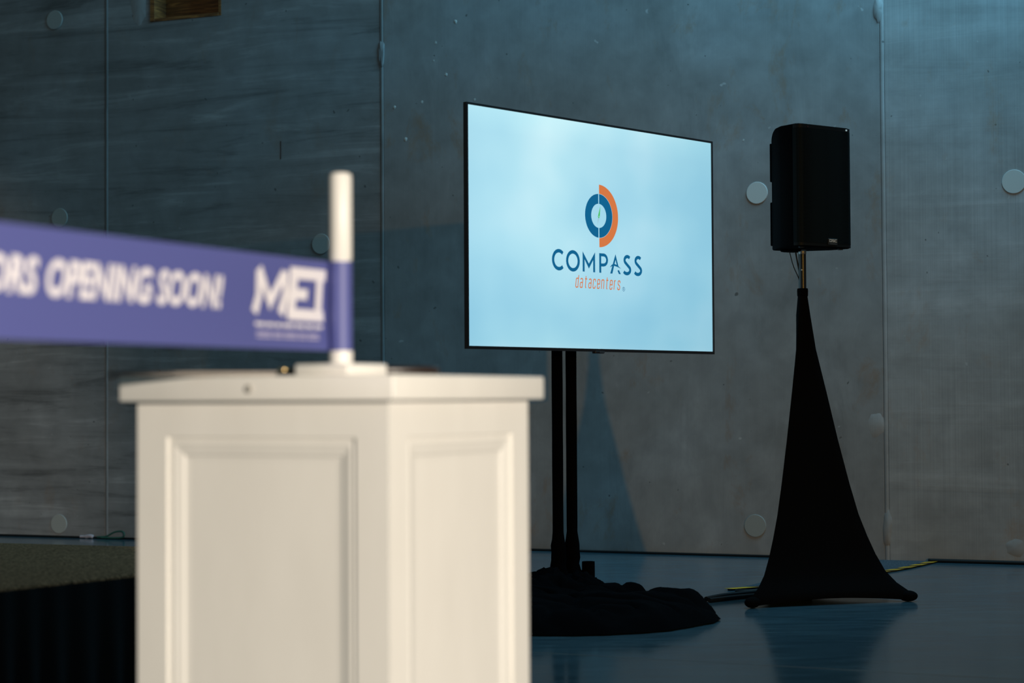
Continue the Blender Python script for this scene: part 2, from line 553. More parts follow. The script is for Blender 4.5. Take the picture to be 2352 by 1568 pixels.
# ------------------------------------------------------------------ television on a twin-pole stand
TVR = R(49.0828); TC = Vector((.3690, 8.345, 1.0648)); TW, TH = 1.68, .966
tv = thing('television', 'large flat television showing a pale blue company logo screen', 'television', TC, TVR)
hw = TW / 2
bm = bmesh.new()          # frame ring around the picture
fw, fb = .0085, .012
XL, XR = -.827, .836
outer = [(XL, 0), (XR, 0), (XR, TH), (XL, TH)]
inner = [(XL + fw, fb), (XR - fw, fb), (XR - fw, TH - fw), (XL + fw, TH - fw)]
rings = []
for pts, y in ((outer, .017), (outer, -.001), (inner, -.001), (inner, .006)):
    rings.append([bm.verts.new((x, y, z)) for x, z in pts])
for u, v in zip(rings, rings[1:]):
    for k in range(4):
        bm.faces.new((u[k], u[(k + 1) % 4], v[(k + 1) % 4], v[k]))
bm.faces.new(rings[0])
build('bezel', bm, M['bezel'], tv)
bm = bmesh.new(); box(bm, XL + .03, XR - .03, .017, .036, .03, TH - .03, .006, 1); box(bm, -.55, .55, .036, .065, .12, .62, .01, 2)
build('back_cover', bm, M['tvback'], tv)
bm = bmesh.new(); box(bm, -.030, .030, -.002, .018, -.0075, .004, .002, 1)
ch = build('receiver_bump', bm, M['bezel'], tv)
bm = bmesh.new(); box(bm, -.004, .030, -.0032, -.0022, -.0055, .0025); build('maker_badge', bm, M['tvlogo'], ch)
bm = bmesh.new()
f = [bm.verts.new(p) for p in ((XL + fw, .004, fb), (XR - fw, .004, fb), (XR - fw, .004, TH - fw), (XL + fw, .004, TH - fw))]
f2 = [bm.verts.new((v.co.x, .007, v.co.z)) for v in f]
bm.faces.new(f); bm.faces.new(f2[::-1])
for k in range(4): bm.faces.new((f[k], f[(k + 1) % 4], f2[(k + 1) % 4], f2[k]))
screen = build('screen', bm, M['picture'], tv)
ZC = 1.5475 - 1.0648


def onscreen(x, y, lift=.0):
    return Vector((x, .0034 - lift, ZC + y))


def ringpoly(bm, cx, cy, r0, r1, a0, a1, n=40, clip=None):
    prev = None
    for k in range(n + 1):
        a = R(a0 + (a1 - a0) * k / n)
        pr = []
        for r in (r0, r1):
            x = cx + r * math.cos(a); y = cy + r * math.sin(a)
            if clip: x = clip(x)
            pr.append(bm.verts.new(onscreen(x, y)))
        if prev: bm.faces.new((prev[0], prev[1], pr[1], pr[0]))
        prev = pr


CX, CY = .0047, .0908
bm = bmesh.new()
ringpoly(bm, CX, CY, .0510, .0925, 90, 270, clip=lambda x: min(x, CX - .0028))
ringpoly(bm, CX, CY, .0510, .0925, -90, 90, clip=lambda x: max(x, CX + .0028))
build('logo_ring', bm, M['logo_blue'], screen)
bm = bmesh.new()
ringpoly(bm, CX, CY, .0938, .1325, -90, 90, clip=lambda x: max(x, CX + .0028))
build('logo_half_ring', bm, M['logo_orange'], screen)
bm = bmesh.new()
poly(bm, [(CX - .0062, CY - .004), (CX + .0005, CY - .011), (CX + .0066, CY - .003), (CX + .0108, CY + .0425)], onscreen)
build('logo_needle', bm, M['logo_green'], screen)
bm = bmesh.new()
poly(bm, [(CX - .006, CY - .005), (CX + .001, CY - .0115), (CX + .0045, CY - .007), (CX - .0100, CY - .0420)], onscreen)
build('logo_needle_tail', bm, M['logo_pale'], screen)
bm = bmesh.new()
poly(bm, arc(CX + .0003, CY - .0022, .0022, .0022, 0, 345, 12), lambda x, y: onscreen(x, y, .0004))
build('logo_needle_hub', bm, M['logo_white'], screen)
# company name, drawn letter by letter
SW = .0148
T_, B_ = -.0665, -.1493
bm = bmesh.new()
stroke(bm, arc(-.2617, -.1075, .0372, .0370, 47, 313, 26), SW, onscreen)            # C
stroke(bm, arc(-.1700, -.1078, .0378, .0372, 0, 354, 40), SW, onscreen, True)        # O
for px in ((-.1045, .0), (-.0238, .0)):
    pass
# M: two stems and a V with pointed shoulders
poly(bm, [(-.1060, B_), (-.0930, B_), (-.0930, -.098), (-.1060, T_ + .002)], onscreen)
poly(bm, [(-.0357, B_), (-.0227, B_), (-.0227, T_ + .002), (-.0357, -.098)], onscreen)
poly(bm, [(-.1060, T_ + .002), (-.0930, -.098), (-.0643, -.1355), (-.0643, -.1145)], onscreen)
poly(bm, [(-.0643, -.1145), (-.0643, -.1355), (-.0357, -.098), (-.0227, T_ + .002)], onscreen)
# P
poly(bm, [(.0055, B_), (.0190, B_), (.0190, T_), (.0055, T_)], onscreen)
stroke(bm, [(.0178, T_ - .0065), (.034, T_ - .0065)] + arc(.036, -.0940, .0230, .0210, 88, -88, 14) + [(.034, -.1158), (.0178, -.1158)], .0130, onscreen)
# A with its swoosh
poly(bm, [(.0800, B_), (.0950, B_), (.1098, -.1085), (.1170, -.0905), (.1170, T_ + .001)], onscreen)
poly(bm, [(.1170, T_ + .001), (.1170, -.0905), (.1270, -.1155), (.1370, -.1155)], onscreen)
poly(bm, [(.1300, -.1345), (.1415, -.1325), (.1530, B_), (.1398, B_)], onscreen)
top = smooth_pts([(.0765, -.1235, 0), (.098, -.1085, 0), (.124, -.1105, 0), (.1560, -.1265, 0)], 6)
bot = smooth_pts([(.0765, -.1235, 0), (.100, -.1165, 0), (.125, -.1185, 0), (.1560, -.1265, 0)], 6)
poly(bm, [(p.x, p.y) for p in bot] + [(p.x, p.y) for p in top[::-1][1:-1]], lambda x, y: onscreen(x, y, .0003))


def letter_s(x0):
    w = .0605; h = .0852; y0 = -.1510
    a1 = arc(x0 + .55 * w, y0 + .747 * h, .33 * w, .185 * h, 38, 225, 14)
    a2 = arc(x0 + .47 * w, y0 + .262 * h, .40 * w, .195 * h, 48, -150, 16)
    return a1 + a2


stroke(bm, letter_s(.1668), .0142, onscreen)
stroke(bm, letter_s(.2440), .0142, onscreen)
build('logo_name', bm, M['logo_blue'], screen)
# second line
bm = bmesh.new()
base = -.2160; xh = .0375; lw = .0165; sp = .02865; w2 = .0047


def glyph(ch, x):
    sl = .13
    def P(u, v): return onscreen(x + u * lw + (v * xh) * sl, base + v * xh)
    s_ = lambda pts, closed=False: stroke(bm, [(u * lw, v * xh) for u, v in pts], w2, lambda a, b: onscreen(x + a + b * sl, base + b), closed)
    r = .22
    def rr(u0, u1, v0, v1):
        ru, rv = .32, .14
        return arc(u1 - ru, v1 - rv, ru, rv, 0, 90, 4) + arc(u0 + ru, v1 - rv, ru, rv, 90, 180, 4) + arc(u0 + ru, v0 + rv, ru, rv, 180, 270, 4) + arc(u1 - ru, v0 + rv, ru, rv, 270, 360, 4)
    if ch == 'd':
        s_(rr(.05, .95, 0, 1), True); s_([(.95, -.02), (.95, 1.36)])
    elif ch == 'a':
        s_(arc(.5, .84, .45, .16, 170, 20, 6) + [(.95, .8), (.95, -.03)]); s_(rr(.05, .95, 0, .56), True)
    elif ch == 't':
        s_([(.45, 1.3), (.45, .15)] + arc(.75, .15, .3, .15, 180, 280, 4)); s_([(.1, .98), (.95, .98)])
    elif ch == 'c':
        s_([(.95, .72), (.95, .82)] + arc(.63, .86, .32, .14, 0, 90, 4)[1:] + arc(.37, .86, .32, .14, 90, 180, 4) + arc(.37, .14, .32, .14, 180, 270, 4) + arc(.63, .14, .32, .14, 270, 360, 4) + [(.95, .28)])
    elif ch == 'e':
        s_([(.07, .50), (.95, .50), (.95, .82)] + arc(.63, .86, .32, .14, 0, 90, 4)[1:] + arc(.37, .86, .32, .14, 90, 180, 4) + arc(.37, .14, .32, .14, 180, 270, 4) + arc(.63, .14, .32, .14, 270, 360, 4) + [(.95, .26)])
    elif ch == 'n':
        s_([(.05, -.03), (.05, 1.03)]); s_([(.05, .8)] + arc(.42, .84, .37, .16, 160, 90, 3) + arc(.6, .84, .35, .16, 90, 0, 4) + [(.95, -.03)])
    elif ch == 'r':
        s_([(.05, -.03), (.05, 1.03)]); s_([(.05, .76)] + arc(.45, .82, .4, .18, 160, 75, 4))
    elif ch == 's':
        s_([(.92, .74), (.92, .82)] + arc(.62, .86, .3, .14, 0, 90, 3)[1:] + arc(.38, .86, .32, .14, 90, 180, 3) + [(.06, .70), (.20, .58), (.80, .44), (.94, .30)] + arc(.62, .14, .32, .14, 0, -90, 3) + arc(.38, .14, .32, .14, 270, 180, 3) + [(.06, .28)])


for i, ch_ in enumerate('datacenters'):
    glyph(ch_, -.1545 + i * sp - (.0035 if i == 10 else 0))
build('logo_second_line', bm, M['logo_orange'], screen)
bm = bmesh.new()
stroke(bm, arc(.1722, -.2125, .0085, .0085, 0, 345, 20), .0017, onscreen, True)
stroke(bm, [(.1695, -.2175), (.1695, -.2075), (.1735, -.2075), (.1748, -.2100), (.1735, -.2125), (.1695, -.2125)], .0014, onscreen)
stroke(bm, [(.1722, -.2125), (.1752, -.2175)], .0014, onscreen)
build('logo_registered_mark', bm, M['logo_blue'], screen)

# stand
u2 = Vector((math.cos(TVR), math.sin(TVR), 0)); back2 = Vector((-u2.y, u2.x, 0))
PC = Vector((TC.x, TC.y, 0)) + back2 * .195
ts = thing('television_stand', 'black twin-pole television stand with cloth-covered base beside the white pedestal', 'stand', PC, TVR)
for sx_ in (-1, 1):
    bm = bmesh.new()
    prof = []
    for k in range(60):
        z = .05 + 1.65 * k / 59
        r = .0235 + .0006 * noise.noise((z * 6, sx_ * 7, 0))
        if z < .30:
            r += .0085 * min(1, (.30 - z) / .06) + (.16 * max(0, .16 - z) if z < .16 else 0)
        prof.append((r, z))
    lathe(bm, prof, 20, sx_ * .047, 0)
    for v in bm.verts:
        if v.co.z < .34:
            k = (.34 - v.co.z) * .045
            v.co += Vector((noise.noise(v.co * 40), noise.noise(v.co * 40 + Vector((9, 0, 0))), 0)) * k
    build('sleeved_pole', bm, M['drape'], ts, 60)
bm = bmesh.new(); box(bm, -.10, .10, -.115, -.030, 1.15, 1.55, .006, 1); box(bm, -.32, .32, -.1285, -.112, 1.2, 1.5, .004, 1)
build('mount_bracket', bm, M['tvback'], ts)
bm = bmesh.new()
rg = lathe(bm, [(.028, .08), (.0275, .172), (.0235, .172), (.0235, .09)], 20, .088, -.055, True, True)
build('open_socket', bm, M['drape'], ts, 40)

# black cloth heaped over the round base (world-shaped, then parented)
DC = Vector((.205, 7.90))


def heap(cx, cy, Rf, hf, nr=34, na=150):
    bm = bmesh.new(); rows = []
    top = bm.verts.new((cx, cy, hf(0, 0)))
    for i in range(1, nr + 1):
        f = i / nr; row = []
        for k in range(na):
            a = 2 * PI * k / na; r = Rf(a) * f
            row.append(bm.verts.new((cx + r * math.cos(a), cy + r * math.sin(a), hf(f, a))))
        rows.append(row)
    for k in range(na):
        bm.faces.new((top, rows[0][k], rows[0][(k + 1) % na]))
    for u, v in zip(rows, rows[1:]):
        for k in range(na):
            bm.faces.new((u[k], v[k], v[(k + 1) % na], u[(k + 1) % na]))
    # drop a short hem to the floor
    return bm


def Rf1(a):
    base = .635 + .028 * noise.noise((math.cos(a) * 2.2, math.sin(a) * 2.2, 3)) + .014 * noise.noise((math.cos(a) * 7, math.sin(a) * 7, 1))
    return base - .03 * math.cos(a)


def hf1(f, a):
    x, y = f * math.cos(a), f * math.sin(a)
    edge = max(0.0, 1 - max(0.0, (f - .80) / .20) ** 1.7) if f < 1 else 0
    h = .088 + .030 * noise.noise((x * 2.1 + 3, y * 2.1, 0)) + .013 * noise.noise((x * 5, y * 5, 2)) + .004 * noise.noise((x * 14, y * 14, 5))
    h += .030 * math.exp(-((x - .62) ** 2 + (y - .05) ** 2) / .03) - .03 * math.exp(-((x - .40) ** 2 + (y - .35) ** 2) / .02)
    fold = abs(noise.noise((x * 3.1 + y * 2.0, y * 2.6 - x, 7)))
    h -= .030 * math.exp(-(fold / .10) ** 2)
    h += .012 * math.sin(a * 17 + 3 * noise.noise((x, y, 8))) * max(0, f - .55)
    return max(.004, h * edge + .006)


bm = heap(DC.x, DC.y, Rf1, hf1)
dr_ = build('base_drape', bm, M['drape'], None, 70)


def Rf2(a):
    return .255 + .035 * noise.noise((math.cos(a) * 2, math.sin(a) * 2, 12)) + .05 * math.cos(a - 2.6)


def hf2(f, a):
    x, y = f * math.cos(a), f * math.sin(a)
    h = .150 - .055 * f ** .8 + .035 * noise.noise((x * 3 + 5, y * 3, 4)) + .022 * noise.noise((x * 8, y * 8, 6)) + .008 * noise.noise((x * 20, y * 20, 9))
    if f > .9: h -= (f - .9) * .5
    return max(.05, h)


bm = heap(PC.x - .03, PC.y - .10, Rf2, hf2, 22, 110)
dr2 = build('bunched_drape', bm, M['drape'], None, 70)
bm = bmesh.new(); lathe(bm, [(.55, .0), (.55, .028), (.52, .04)], 40, DC.x, DC.y)
dr3 = build('base_plate', bm, M['tvback'], None, 40)
bpy.context.view_layer.update()
for o in (dr_, dr2, dr3):
    o.parent = ts; o.matrix_parent_inverse = ts.matrix_world.inverted()

# ------------------------------------------------------------------ loudspeaker on a covered tripod
TP = Vector((1.2535, 8.535, 0))
tr = thing('speaker_tripod', 'speaker tripod under a flared black stretch cover', 'tripod', TP, 0)
LEG = [Vector((.9727 - TP.x, 8.1964 - TP.y)), Vector((1.6952 - TP.x, 8.4345 - TP.y))]
LEG.append(Vector((-.06, .44)))
prof = [(1.330, .021), (1.30, .022), (1.22, .0365), (1.074, .066), (.889, .112), (.684, .160), (.499, .208), (.369, .246), (.276, .283), (.20, .318), (.128, .360), (.080, .408), (.048, .456), (.02, .474), (.006, .474)]
legang = [math.atan2(l.y, l.x) for l in LEG]; leglen = [l.length for l in LEG]
bm = bmesh.new(); rows = []
NS = 16
for zi, (z, r) in enumerate(prof):
    row = []
    f = r / .468
    for j in range(3):
        a0 = legang[j]; a1 = legang[(j + 1) % 3]
        while a1 < a0: a1 += 2 * PI
        A_ = Vector((math.cos(a0), math.sin(a0))) * leglen[j] * f
        B_2 = Vector((math.cos(a1), math.sin(a1))) * leglen[(j + 1) % 3] * f
        rc = min(.020, r * .8)
        for k in range(NS):
            u = k / NS
            # superellipse-like: straight span between ridges, rounded at the ridge, circle near the top
            p = A_.lerp(B_2, u)
            ang = a0 + (a1 - a0) * u
            circ = Vector((math.cos(ang), math.sin(ang))) * max(r * .98, .02)
            w = max(0, min(1, 1 - (r - .021) / .05))
            p = p.lerp(circ, w)
            # bow the cloth slightly inwards between the legs
            bow = 1 - .05 * math.sin(PI * u) * (1 - w)
            p = p * bow
            # blunt the ridge
            tipd = min((p - A_).length, (p - B_2).length)
            near_ = A_ if (p - A_).length < (p - B_2).length else B_2
            if w < 1 and tipd < .03:
                p = p - near_.normalized() * (.03 - tipd) * .35 * (1 - w)
            zz = z
            if z < .1:                       # hem rises between the feet
                zz = z + .022 * math.sin(PI * u) * (1 - z / .1)
            row.append(bm.verts.new((p.x, p.y, zz)))
    rows.append(row)
n_ = len(rows[0])
for u, v in zip(rows, rows[1:]):
    for k in range(n_):
        bm.faces.new((u[k], v[k], v[(k + 1) % n_], u[(k + 1) % n_]))
build('stretch_cover', bm, M['black'], tr, 75)
bm = bmesh.new(); lathe(bm, [(.0200, 1.300), (.0232, 1.305), (.0238, 1.327), (.0228, 1.336), (.0190, 1.337)], 24, 0, 0, False, False)
build('cover_collar', bm, M['drape'], tr, 40)
for l in LEG:
    bm = bmesh.new()
    d = l.normalized(); e_ = Vector((-d.y, d.x))
    c_ = l - d * .022
    bmesh.ops.create_uvsphere(bm, u_segments=14, v_segments=10, radius=1, matrix=Matrix.Translation((c_.x, c_.y, .0235)) @ Matrix.Rotation(math.atan2(d.y, d.x), 4, 'Z') @ Matrix.Diagonal((.042, .030, .0235, 1)))
    build('foot', bm, M['black'], tr, 60)
bm = bmesh.new(); lathe(bm, [(.0165, .10), (.0165, 1.488)], 24)
build('pole', bm, M['pole_metal'], tr, 40)
bm = bmesh.new(); lathe(bm, [(.0168, 1.484), (.0178, 1.486), (.0178, 1.503), (.0150, 1.5045)], 24)
build('pole_collar', bm, M['collar_metal'], tr, 40)
bm = bmesh.new(); bmesh.ops.create_uvsphere(bm, u_segments=12, v_segments=8, radius=.0036, matrix=Matrix.Translation((-.0045, -.0158, 1.416)))
build('lock_button', bm, M['whitedot'], tr, 60)

SR = R(37.0)
sp_ = thing('loudspeaker', 'black powered loudspeaker with mesh grille on the tripod pole', 'loudspeaker', (TP.x, TP.y, 1.5052), SR)
sd = Vector((math.cos(SR), math.sin(SR)))
FY = -.142                      # front face in local y (front is -y)
H_ = .519
pl = [(-.160, FY + .022), (-.150, FY + .006), (-.13, FY), (.13, FY), (.150, FY + .006), (.160, FY + .022), (.150, FY + .12), (.067, FY + .255), (.055, FY + .262), (-.055, FY + .262), (-.067, FY + .255), (-.150, FY + .12)]
bm = bmesh.new(); prism(bm, pl, 0, H_)
bm.edges.ensure_lookup_table()
es = [e_ for e_ in bm.edges if all(v.co.z > H_ - 1e-4 and v.co.y > FY + .2 for v in e_.verts)]
bmesh.ops.bevel(bm, geom=es, offset=.045, segments=6, profile=.5, affect='EDGES')
es = [e_ for e_ in bm.edges if all((v.co.z > H_ - 1e-4) or (v.co.z < 1e-4) for v in e_.verts) and abs(e_.verts[0].co.z - e_.verts[1].co.z) < 1e-4]
bmesh.ops.bevel(bm, geom=es, offset=.005, segments=2, profile=.5, affect='EDGES')
build('cabinet', bm, M['cab'], sp_, 35)
# curved steel grille proud of the front
bm = bmesh.new()
gp = [(-.1625, FY + .030), (-.1600, FY + .012), (-.1500, FY - .001), (-.130, FY - .006), (0, FY - .009), (.130, FY - .006), (.1500, FY - .001), (.1600, FY + .012), (.1625, FY + .030)]
gi = [(x * .985, y + .004) for x, y in gp]
a_ = [[bm.verts.new((x, y, z)) for x, y in gp] for z in (.016, H_ - .020)]
b_ = [[bm.verts.new((x, y, z)) for x, y in gi] for z in (.016, H_ - .020)]
for k in range(len(gp) - 1):
    bm.faces.new((a_[0][k], a_[0][k + 1], a_[1][k + 1], a_[1][k])); bm.faces.new((b_[0][k], b_[0][k + 1], b_[1][k + 1], b_[1][k]))
    for i in (0, 1): bm.faces.new((a_[i][k], a_[i][k + 1], b_[i][k + 1], b_[i][k]))
build('grille', bm, M['grille'], sp_, 50)
for z0, z1 in ((H_ - .019, H_ - .004), (.003, .0155)):
    bm = bmesh.new()
    aa = [[bm.verts.new((x, y + .0005, z)) for x, y in gp] for z in (z0, z1)]
    for k in range(len(gp) - 1): bm.faces.new((aa[0][k], aa[0][k + 1], aa[1][k + 1], aa[1][k]))
    build('front_band', bm, M['band'], sp_, 50)
bm = bmesh.new(); box(bm, .120, .1275, FY - .0090, FY - .003, H_ - .0150, H_ - .0085, .001, 1); build('power_light', bm, M['led'], sp_)
bm = bmesh.new(); box(bm, -.113, -.107, FY - .0080, FY - .003, H_ - .0155, H_ - .0105); build('signal_light', bm, mat('dull_red_light', (.05, .015, .02), .4), sp_)
bm = bmesh.new(); box(bm, .001, .058, FY - .0125, FY - .004, .010, .037, .001, 1)
bd = build('badge', bm, M['badge'], sp_)
yb = FY - .0129
bp = lambda x, y: Vector((x, yb, y))
bm = bmesh.new()
x0 = .0085
stroke(bm, [(x0, .0235), (x0, .0325), (x0 + .0125, .0325), (x0 + .0125, .0235)], .0026, bp, True)   # Q
stroke(bm, [(x0 + .0075, .0265), (x0 + .0125, .0225)], .0022, bp)
x0 = .0250
stroke(bm, [(x0 + .0115, .0325), (x0, .0325), (x0, .0280), (x0 + .0115, .0280), (x0 + .0115, .0235), (x0, .0235)], .0024, bp)   # S
x0 = .0408
stroke(bm, [(x0 + .0118, .0325), (x0, .0325), (x0, .0235), (x0 + .0118, .0235)], .0026, bp)        # C
build('badge_letters', bm, M['badge_print'], bd)
bm = bmesh.new()
for k in range(7):
    x = .012 + k * .0056
    poly(bm, [(x, .0135), (x + .0035, .0135), (x + .0035, .0165), (x, .0165)], bp)
build('badge_small_print', bm, M['badge_small'], bd)
bm = bmesh.new(); lathe(bm, [(.060, -.0105), (.068, -.004), (.068, .0005)], 28, 0, 0)
for v in bm.verts: v.co.x = v.co.x * .95 - .03; v.co.y = v.co.y * .6 + .03
build('pole_cup', bm, M['cab'], sp_, 40)
for x, y in ((.118, FY + .03), (-.118, FY + .03)):
    bm = bmesh.new(); lathe(bm, [(.011, -.005), (.012, .001)], 14, x, y); build('rubber_foot', bm, M['cable'], sp_)
for z0, z1 in ((.02, .209), (.298, .465)):
    bm = bmesh.new(); box(bm, -.066, .066, FY + .256, FY + .2700, z0, z1, .003, 1)
    build('rear_panel', bm, M['cab'], sp_)

# two cables from the loudspeaker into the cover


def px_at(x, y, dep):
    r = CAMROT @ Vector(((x - 1176) / 4554, -(y - 784) / 4554, -1))
    return Vector((0, 0, HC)) + r * (dep / r.y)


for nm, lab, pts, r in (('speaker_cable', 'thin outer black cable hanging from the loudspeaker into the tripod cover', [(1811, 566), (1814, 580), (1822, 610), (1834, 638), (1838, 655), (1840, 668)], .0021),
                        ('speaker_cable', 'thicker inner black cable hanging between the pole and the outer cable', [(1826, 566), (1828, 582), (1832, 605), (1837, 630), (1839.5, 650), (1841, 670)], .0034)):
    bm = bmesh.new()
    tube(bm, smooth_pts([px_at(x, y, 8.545 - .004 * i) for i, (x, y) in enumerate(pts)]), r, 8)
    tag(build(nm, bm, M['cable'], None, 60), lab, 'cable', 'cables of the loudspeaker')

# ------------------------------------------------------------------ cables and mat along the wall
def wavy(s0, s1, out, r, seed, amp=.006):
    N = int((s1 - s0) / .05); pts = []
    for i in range(N + 1):
        s = s0 + (s1 - s0) * i / N
        pts.append(wpt(s, out + amp * noise.noise((s * 1.3, seed, 0)) + amp * .5, r + .0005 + (.004 * max(0, noise.noise((s * .9, seed, 5))))))
    return pts


bm = bmesh.new(); tube(bm, wavy(-6, 4.62, .008, .0066, 1.0), .0066, 8)
cb = tag(build('floor_cable', bm, M['cable'], None, 60), 'long thin black cable lying along the foot of the concrete wall', 'cable')
bm = bmesh.new(); tube(bm, smooth_pts([wpt(-.405, .012, .012), wpt(-.36, .012, .013), wpt(-.33, .014, .017), wpt(-.305, .014, .012)], 4), [.009] * 4 + [.012] * 8 + [.008], 10)
build('tape_wrap', bm, M['tapewhite'], cb, 50)
bm = bmesh.new()
lp = smooth_pts([wpt(-.27, .02, .012), wpt(-.20, .022, .018), wpt(-.14, .022, .045), wpt(-.085, .024, .052), wpt(-.065, .024, .040), wpt(-.07, .024, .018), wpt(-.12, .024, .010), wpt(-.24, .024, .010)], 5)
tube(bm, lp, .0055, 8)
build('strap_loop', bm, M['strap'], cb, 60)
bm = bmesh.new(); tube(bm, wavy(5.0, 11.0, .030, .0095, 7.0, .012), .0095, 8)
tag(build('floor_cable', bm, M['cable'], None, 60), 'thick black cable on the floor by the wall at the far right', 'cable')
bm = bmesh.new(); tube(bm, wavy(4.98, 11.0, .008, .0085, 11.0, .006), .0085, 8)
tag(build('floor_cable', bm, M['cable'], None, 60), 'black cable tight against the wall foot behind the thick one at far right', 'cable')

mt = thing('floor_mat', 'blue-grey carpet strip with yellow and black tape edge behind the tripod', 'mat', (1.6, 9.8, 0))
front = [Vector((2.206, 10.405)), Vector((1.884, 9.885)), Vector((1.45, 9.38)), Vector((1.10, 9.06)), Vector((.965, 8.965))]
backp = [Vector((.985, 9.005)), Vector((1.09, 9.15)), Vector((1.28, 9.52)), Vector((1.50, 10.10)), Vector((1.70, 10.635))]
bm = bmesh.new(); prism(bm, [(p.x - 1.6, p.y - 9.8) for p in front + backp], .0004, .006)
build('carpet_strip', bm, M['mat'], mt)
bm = bmesh.new()
fp = smooth_pts([(p.x - 1.6, p.y - 9.8, 0) for p in front], 8)
Lr = []
for i, p in enumerate(fp):
    d = (fp[min(i + 1, len(fp) - 1)] - fp[max(i - 1, 0)]).normalized(); n2_ = Vector((-d.y, d.x, 0))
    Lr.append((p + n2_ * .020, p - n2_ * .028))
for (a1, b1), (a2, b2) in zip(Lr, Lr[1:]):
    vs = [bm.verts.new((q.x, q.y, .0066)) for q in (a1, a2, b2, b1)]; bm.faces.new(vs)
bmesh.ops.remove_doubles(bm, verts=bm.verts, dist=1e-5)
tp = build('edge_tape', bm, M['tapeblack'], mt)
n_t = len(Lr) - 1
total = 0
acc = [0.0]
for i in range(n_t): acc.append(acc[-1] + (fp[i + 1] - fp[i]).length)


def along(s):
    for i in range(n_t):
        if s <= acc[i + 1] or i == n_t - 1:
            u = (s - acc[i]) / (acc[i + 1] - acc[i]); u = max(0, min(1, u))
            return Lr[i][0].lerp(Lr[i + 1][0], u), Lr[i][1].lerp(Lr[i + 1][1], u)


s = .01
while s + .36 < acc[-1]:
    bm = bmesh.new()
    A1, _ = along(s); A2, _ = along(s + .085); _, B1 = along(s + .065); _, B2 = along(s + .15)
    bm.faces.new([bm.verts.new((q.x, q.y, .0072)) for q in (A1, A2, B2, B1)])
    build('yellow_stripe', bm, M['yellow'], tp)
    s += .165
bm = bmesh.new(); e_ = acc[-1]
A1, _ = along(e_ - .17); A2, _ = along(e_ - .02); _, B1 = along(e_ - .13); _, B2 = along(e_)
bm.faces.new([bm.verts.new((q.x, q.y, .0072)) for q in (A1, A2, B2, B1)])
build('yellow_stripe', bm, M['yellow'], tp)
# cables bundled between the cloth base and the tripod
defs = [([(.82, 8.47), (.90, 8.60), (1.0, 8.70), (1.12, 8.80), (1.28, 8.86)], .011, 'black cable running from the draped base under the tripod cover'),
        ([(.83, 8.43), (.92, 8.52), (1.02, 8.60), (1.14, 8.66), (1.30, 8.68)], .010, 'front black cable of the bundle beside the tripod foot'),
        ([(.985, 8.84), (1.03, 8.835), (1.09, 8.86), (1.16, 8.90)], .008, 'short stray black cable end in front of the yellow tape')]
for pts, r, lab in defs:
    bm = bmesh.new()
    tube(bm, smooth_pts([(x, y, r + .001) for x, y in pts], 6), r, 8)
    tag(build('power_cable', bm, M['cable'], None, 60), lab, 'cable', 'cables beside the tripod foot')

# ------------------------------------------------------------------ white pedestal
PD = Vector((-.3388, 3.8699, 0)); PR = R(-27)
pd = thing('display_pedestal', 'white panelled wooden pedestal with overhanging square top in the foreground', 'pedestal', PD, PR)
hb = .275; ZB = .868
bm = bmesh.new()
# the recess profile: inset from the frame, depth
prf = [(0, 0), (.0015, .0055), (.008, .0060), (.013, .0042), (.018, .0058), (.032, .0088), (.036, .0115), (.046, .0125)]
stile, rail_t, rail_b = .068, .066, .09
for q in range(4):
    rot = Matrix.Rotation(q * PI / 2, 3, 'Z')
    def fp_(x, d_, z): return rot @ Vector((x, -hb + d_, z))
    o_ = [(-hb, 0), (hb, 0), (hb, ZB), (-hb, ZB)]
    i_ = [(-hb + stile, rail_b), (hb - stile, rail_b), (hb - stile, ZB - rail_t), (-hb + stile, ZB - rail_t)]
    for k in range(4):
        j = (k + 1) % 4
        bm.faces.new([bm.verts.new(fp_(x, 0, z)) for x, z in (o_[k], o_[j], i_[j], i_[k])])
bm.faces.new([bm.verts.new((x, y, ZB - .001)) for x, y in ((-hb, -hb), (hb, -hb), (hb, hb), (-hb, hb))])
bmesh.ops.remove_doubles(bm, verts=bm.verts, dist=1e-5)
build('frame', bm, M['white'], pd)
for q in range(4):
    rot = Matrix.Rotation(q * PI / 2, 3, 'Z')
    i_ = lambda t_: [(-hb + stile + t_, rail_b + t_), (hb - stile - t_, rail_b + t_), (hb - stile - t_, ZB - rail_t - t_), (-hb + stile + t_, ZB - rail_t - t_)]
    bm = bmesh.new(); rg = [[bm.verts.new(rot @ Vector((x, -hb + dp, z))) for x, z in i_(t_)] for t_, dp in prf]
    for u, v in zip(rg, rg[1:]):
        for k in range(4): bm.faces.new((u[k], u[(k + 1) % 4], v[(k + 1) % 4], v[k]))
    build('panel_moulding', bm, M['white'], pd)
    bm = bmesh.new()
    t_, dp = prf[-1]
    f = [rot @ Vector((x, -hb + dp, z)) for x, z in i_(t_)]; bk = [rot @ Vector((x, -hb + dp + .008, z)) for x, z in i_(t_)]
    fv = [bm.verts.new(p) for p in f]; bv = [bm.verts.new(p) for p in bk]
    bm.faces.new(fv); bm.faces.new(bv[::-1])
    for k in range(4): bm.faces.new((fv[k], fv[(k + 1) % 4], bv[(k + 1) % 4], bv[k]))
    build('panel', bm, M['white'], pd)
bm = bmesh.new(); box(bm, -.300, .300, -.300, .300, ZB, .914, .004, 3)
top_ = build('pedestal_top', bm, M['white'], pd, 40)
bm = bmesh.new(); lathe(bm, [(.0070, -.001), (.0075, .003), (.0060, .0045), (.0035, .0045), (.0030, .003)], 20)
for v in bm.verts:
    x, y, h = v.co; v.co = (-.003 + x, -.300 - h, .8905 + y)
build('lock', bm, M['lockmetal'], top_, 40)

